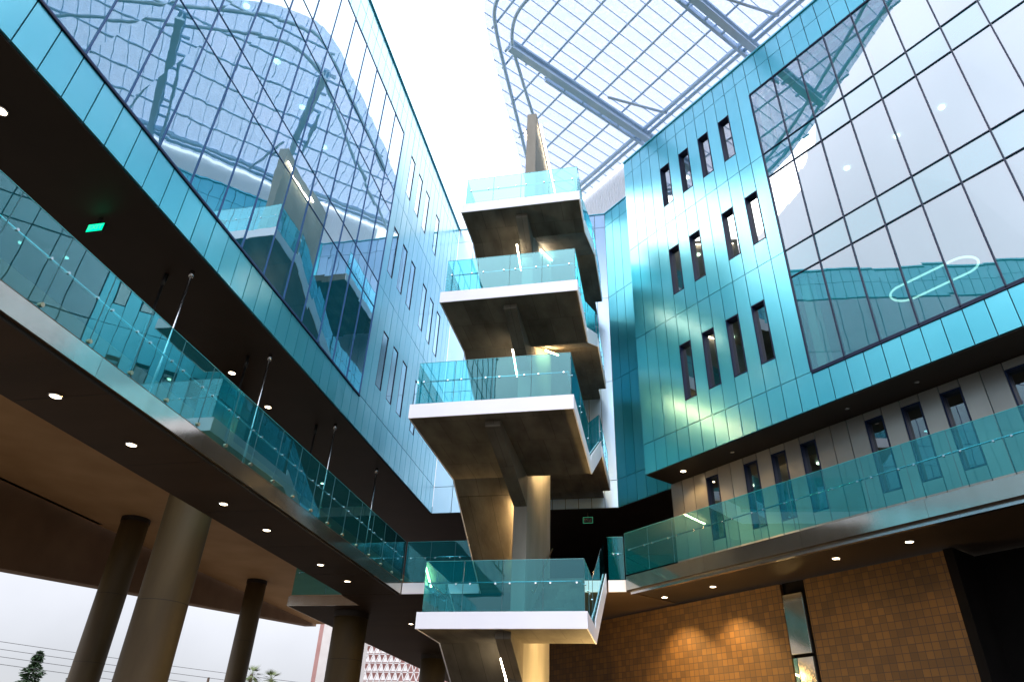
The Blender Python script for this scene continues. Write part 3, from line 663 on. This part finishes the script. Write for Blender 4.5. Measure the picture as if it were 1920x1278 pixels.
for s_, n_ in zip((12.0, 8.27, 6.43), ('left', 'middle', 'right')):
    p_ = F2(s_, 16.45, 0)
    o_ = MB().tube([(p_.x, p_.y, 10.188), (p_.x, p_.y, 10.202)], .06, 16).build('unlit_downlight', M['steel'])
    tag(o_, 'small unlit downlight under the panelled building, the '+n_+' of three', 'light', 'unlit downlights')
# room lights seen through the glass
def roomlight(p_, label):
    o_ = MB().tube([(p_[0], p_[1], p_[2]-.03), p_], .085, 16).build('room_light', M['lampin']); tag(o_, label, 'light', 'ceiling lights inside the rooms')
for i, (u, n_) in enumerate(((6.95, 'left'), (5.3, 'middle'), (3.95, 'right'))):
    p_ = F2(u, 17.6, 18.69); roomlight(tuple(p_), n_+' of the three ceiling lights behind the right glazed bay')
for X, row in ((-9.6, 'nearest the glass'), (-11.8, 'middle row'), (-14.0, 'deepest row')):
    for Y, n_ in ((7.4, 'foremost'), (9.1, 'front'), (10.8, 'central'), (12.4, 'rear'), (14.0, 'rearmost')):
        roomlight((X, Y, 18.69), n_+' ceiling light, '+row+', behind the left glass facade')
# warm lit rooms behind the right narrow windows
for s_, z_, n_ in ((12.8, 18.69, 'middle row, first narrow window from the stair'), (11.9, 18.69, 'middle row, second narrow window from the stair'), (12.8, 22.74, 'top row, first narrow window from the stair'), (11.9, 14.54, 'bottom row, second narrow window from the stair')):
    p_ = F2(s_, 17.2, z_); roomlight(tuple(p_), 'room light behind the '+n_)
for s_, n_ in ((13.3, 'first'), (11.8, 'second'), (10.8, 'third')):
    p_ = F2(s_, 19.0, 10.18); roomlight(tuple(p_), 'room light behind the '+n_+' lower window above the right walkway')
# ring lamp
rp = []
for i in range(48):
    a = 2*math.pi*i/48; lx = .42*math.cos(a); ly = .42*math.sin(a); u = 6.22+ (lx+ (.72 if math.cos(a) > 0 else -.72)); d = 0+ly
    rp.append((u, d))
cen = Vector((7.85, 17.05, 0)); cu, cd = cen.dot(D2), cen.dot(N2)
pts = [F2(cu+(u-6.22), cd+d, 13.6) for u, d in rp]
RG = thing('ring_lamp', 'stadium shaped glowing ring lamp hanging behind the lower right glazing', 'lamp', (7.85, 17.05, 13.6))
MB().tube(pts, .03, 8, close=True).build('ring', M['ring'], RG, smooth=True)
for u, d in ((-.8, 0.42), (.8, -.42)): p_ = F2(cu+u, cd+d, 13.6); MB().tube([p_, p_+Vector((0, 0, .93))], .006, 6).build('cable', M['steel'], RG)

# ------------------------------------------------------------------ exit signs
def text_mesh(txt, size, mat, parent, loc):
    cu_ = bpy.data.curves.new('txt', 'FONT'); cu_.body = txt; cu_.size = size; cu_.align_x = 'CENTER'; cu_.align_y = 'CENTER'; cu_.extrude = .002
    tmp = bpy.data.objects.new('txt', cu_); C.objects.link(tmp); dg = bpy.context.evaluated_depsgraph_get()
    me = bpy.data.meshes.new_from_object(tmp.evaluated_get(dg)); bpy.data.objects.remove(tmp)
    me.transform(Matrix.Rotation(math.pi/2, 4, 'X')); me.transform(Matrix.Translation(loc)); me.materials.clear(); me.materials.append(mat)
    o_ = bpy.data.objects.new('lettering', me); C.objects.link(o_); o_.parent = parent; o_.matrix_parent_inverse = parent_world(parent).inverted(); return o_
x, y, z = -9.72, 7.95, 9.96
EX = thing('exit_sign', 'green lit exit sign hanging from the dark underside at the left', 'exit sign', (x, y, 10.2), 'exit signs')
MB().box(Fw, x-.18, x+.18, y, y+.05, z-.1, z+.1).build('housing', M['black'], EX, bevel=.004)
MB().box(Fw, x-.165, x+.165, y-.006, y-.001, z-.085, z+.085).build('sign_face', M['exit'], EX)
MB().box(Fw, x-.03, x+.03, y+.01, y+.04, z+.1, 10.2).build('stem', M['black'], EX)
text_mesh('EXIT', .15, M['exitline'], EX, (x, y-.010, z))
x, y, z = -2.53, 25.3, 9.93
EX2 = thing('exit_sign', 'dark exit sign with thin green outline in the black recess right of the stair', 'exit sign', (x, y, 10.2), 'exit signs')
MB().box(Fw, x-.19, x+.19, y, y+.03, z-.12, z+.12).build('housing', M['black'], EX2)
o_ = MB()
for a in ((x-.18, x+.18, z-.115, z-.103), (x-.18, x+.18, z+.103, z+.115), (x-.18, x-.168, z-.1, z+.1), (x+.168, x+.18, z-.1, z+.1)): o_.box(Fw, a[0], a[1], y-.006, y-.001, a[2], a[3])
o_.build('outline', M['exitdim'], EX2)
text_mesh('EXIT', .14, M['steel'], EX2, (x, y-.006, z))
MB().box(Fw, x-.02, x+.02, y+.005, y+.025, z+.12, 10.205).build('stem', M['black'], EX2)

# ------------------------------------------------------------------ beyond: trees, wires, buildings
def conifer(x, y, h, r, label):
    t_ = thing('conifer', label, 'tree', (x, y, 0), 'conifers beyond the columns')
    MB().tube([(x, y, 0), (x, y, h*.97)], .16, 8, r1=.02).build('trunk', M['bark'], t_)
    cr = MB()
    for i in range(4200):
        z = h*(.12+.88*random.random()**.8); rr = r*(1-z/h)**.85*(.75+.25*math.sin(z*5.1))+.10
        a = random.uniform(0, 6.283); q_ = rr*random.random()**.5; c_ = Vector((x+q_*math.cos(a), y+q_*math.sin(a), z)); s_ = random.uniform(.10, .24)
        d1 = Vector((math.cos(a), math.sin(a), random.uniform(-.5, .2))).normalized()*s_*1.3; d2_ = Vector((random.uniform(-1, 1), random.uniform(-1, 1), random.uniform(-.4, .4))).normalized()*s_*.5
        n_ = len(cr.v); cr.v += [c_-d1-d2_*.3, c_-d2_, c_+d1, c_+d2_]; cr.f.append((n_, n_+1, n_+2, n_+3))
    cr.build('crown', M['leaf'], t_, recalc=False)
conifer(-58.3, 61.3, 10.7, 4.2, 'tall ragged conifer under the wires at the lower left')
conifer(-60.6, 58.9, 9.1, 2.6, 'lower conifer at the very left edge')
conifer(-55.2, 62.6, 8.6, 2.4, 'small dark conifer right of the tall one')
def palm(x, y, h, label):
    t_ = thing('palm_tree', label, 'tree', (x, y, 0), 'palm trees')
    MB().tube([(x, y, 0), (x+.15, y, h*.5), (x, y, h)], .26, 10, r1=.18).build('trunk', M['bark'], t_)
    cr = MB()
    for i in range(34):
        a = random.uniform(0, 6.283); el = random.uniform(-.7, 1.2); L = random.uniform(1.1, 1.5); d = Vector((math.cos(a)*math.cos(el), math.sin(a)*math.cos(el), math.sin(el)))
        sd_ = d.cross(Vector((0, 0, 1))).normalized(); b0 = Vector((x, y, h))
        for j in range(15):                       # fan of blades
            f = (j-7)/7*1.0; dj = (d*math.cos(f)+sd_*math.sin(f)); tip = b0+d*L*.45+dj*L*.62-Vector((0, 0, .15*L)); base = b0+d*L*.42; w_ = sd_*.05
            n_ = len(cr.v); cr.v += [base-w_*.5, base+w_*.5, tip]; cr.f.append((n_, n_+1, n_+2))
        n_ = len(cr.v); cr.v += [b0-sd_*.02, b0+sd_*.02, b0+d*L*.45+sd_*.02, b0+d*L*.45-sd_*.02]; cr.f.append((n_, n_+1, n_+2, n_+3))
    cr.build('crown', M['palm'], t_, recalc=False)
palm(-42.6, 72.8, 10.3, 'left palm tree, its fan crown higher than the other')
palm(-40.9, 74.0, 10.0, 'right palm tree, its crown slightly lower')
PP = thing('utility_pole', 'top of a dark utility pole between the columns', 'pole', (-46.2, 70.9, 0))
MB().tube([(-46.2, 70.9, 0), (-46.2, 70.9, 9.75)], .16, 10, r1=.12).build('shaft', M['bark'], PP)
MB().box(Fw, -46.75, -45.65, 70.85, 70.95, 9.1, 9.22).build('crossarm', M['bark'], PP)
for i, (z, n_) in enumerate(((10.66, 'top'), (10.1, 'second'), (9.55, 'third'), (9.0, 'lowest'))):
    pts = []
    a0 = Vector((-66, 46, z+.45)); a1 = Vector((-34, 84, z-.55-.1*i))
    for j in range(25):
        f = j/24; p_ = a0+(a1-a0)*f; p_.z -= .5*4*f*(1-f)*.5; pts.append(p_)
    tag(MB().tube(pts, .022, 5).build('overhead_wire', M['wire']), n_+' of the four overhead wires crossing the lower left sky', 'wire', 'overhead wires')
LBG = thing('lattice_building', 'distant dusty red building wrapped in a white triangular lattice', 'building', (-26, 72, 0))
MB().box(Fw, -30.6, -23.2, 71, 84, 0, 26).build('wall', M['pinkwall'], LBG)
la = MB()
Fb = lambda s, t, z: Vector((s, 70.6+t, z))
W_, Hh = .62, .80
def bar(p, q_, w=.05):
    p, q_ = Vector(p), Vector(q_); d = (q_-p).normalized(); nrm = Vector((-d.z, 0, d.x))*w
    la.hexa([p-nrm, p+nrm, p+nrm+Vector((0, .08, 0)), p-nrm+Vector((0, .08, 0)), q_-nrm, q_+nrm, q_+nrm+Vector((0, .08, 0)), q_-nrm+Vector((0, .08, 0))])
for r_ in range(6, 24):
    z = r_*Hh; bar((-30.7, 70.6, z), (-23.1, 70.6, z), .03)
    for c_ in range(-1, 13):
        x = -30.7+c_*W_+(W_/2 if r_ % 2 else 0)
        bar((x, 70.5, z), (x+W_/2, 70.5, z+Hh), .035); bar((x+W_, 70.5, z), (x+W_/2, 70.5, z+Hh), .035)
        n_ = len(la.v); la.v += [Vector((x+.12, 70.55, z+.1)), Vector((x+W_-.12, 70.55, z+.1)), Vector((x+W_/2, 70.55, z+Hh*.8)), Vector((x+.12, 70.6, z+.1)), Vector((x+W_-.12, 70.6, z+.1)), Vector((x+W_/2, 70.6, z+Hh*.8))]
        if c_ < 8 or (c_+r_) % 3 == 0: la.f += [(n_, n_+1, n_+2), (n_+3, n_+5, n_+4), (n_, n_+3, n_+4, n_+1), (n_+1, n_+4, n_+5, n_+2), (n_+2, n_+5, n_+3, n_)]
la.build('lattice_screen', M['lattice'], LBG)
WB = thing('white_building', 'pale corner of a distant building left of the golden edged column', 'building', (-23, 52, 0))
MB().box(Fw, -24.3, -22.4, 50, 54, 0, 14).build('wall', M['whitewall'], WB); MB().box(Fw, -24.62, -24.302, 50, 54, 0, 14).build('side_trim', M['pinkwall'], WB)
for o_ in list(bpy.data.objects):
    if o_.type == 'MESH' and o_.parent is None and 'kind' not in o_ and 'label' not in o_: print('UNTAGGED', o_.name)
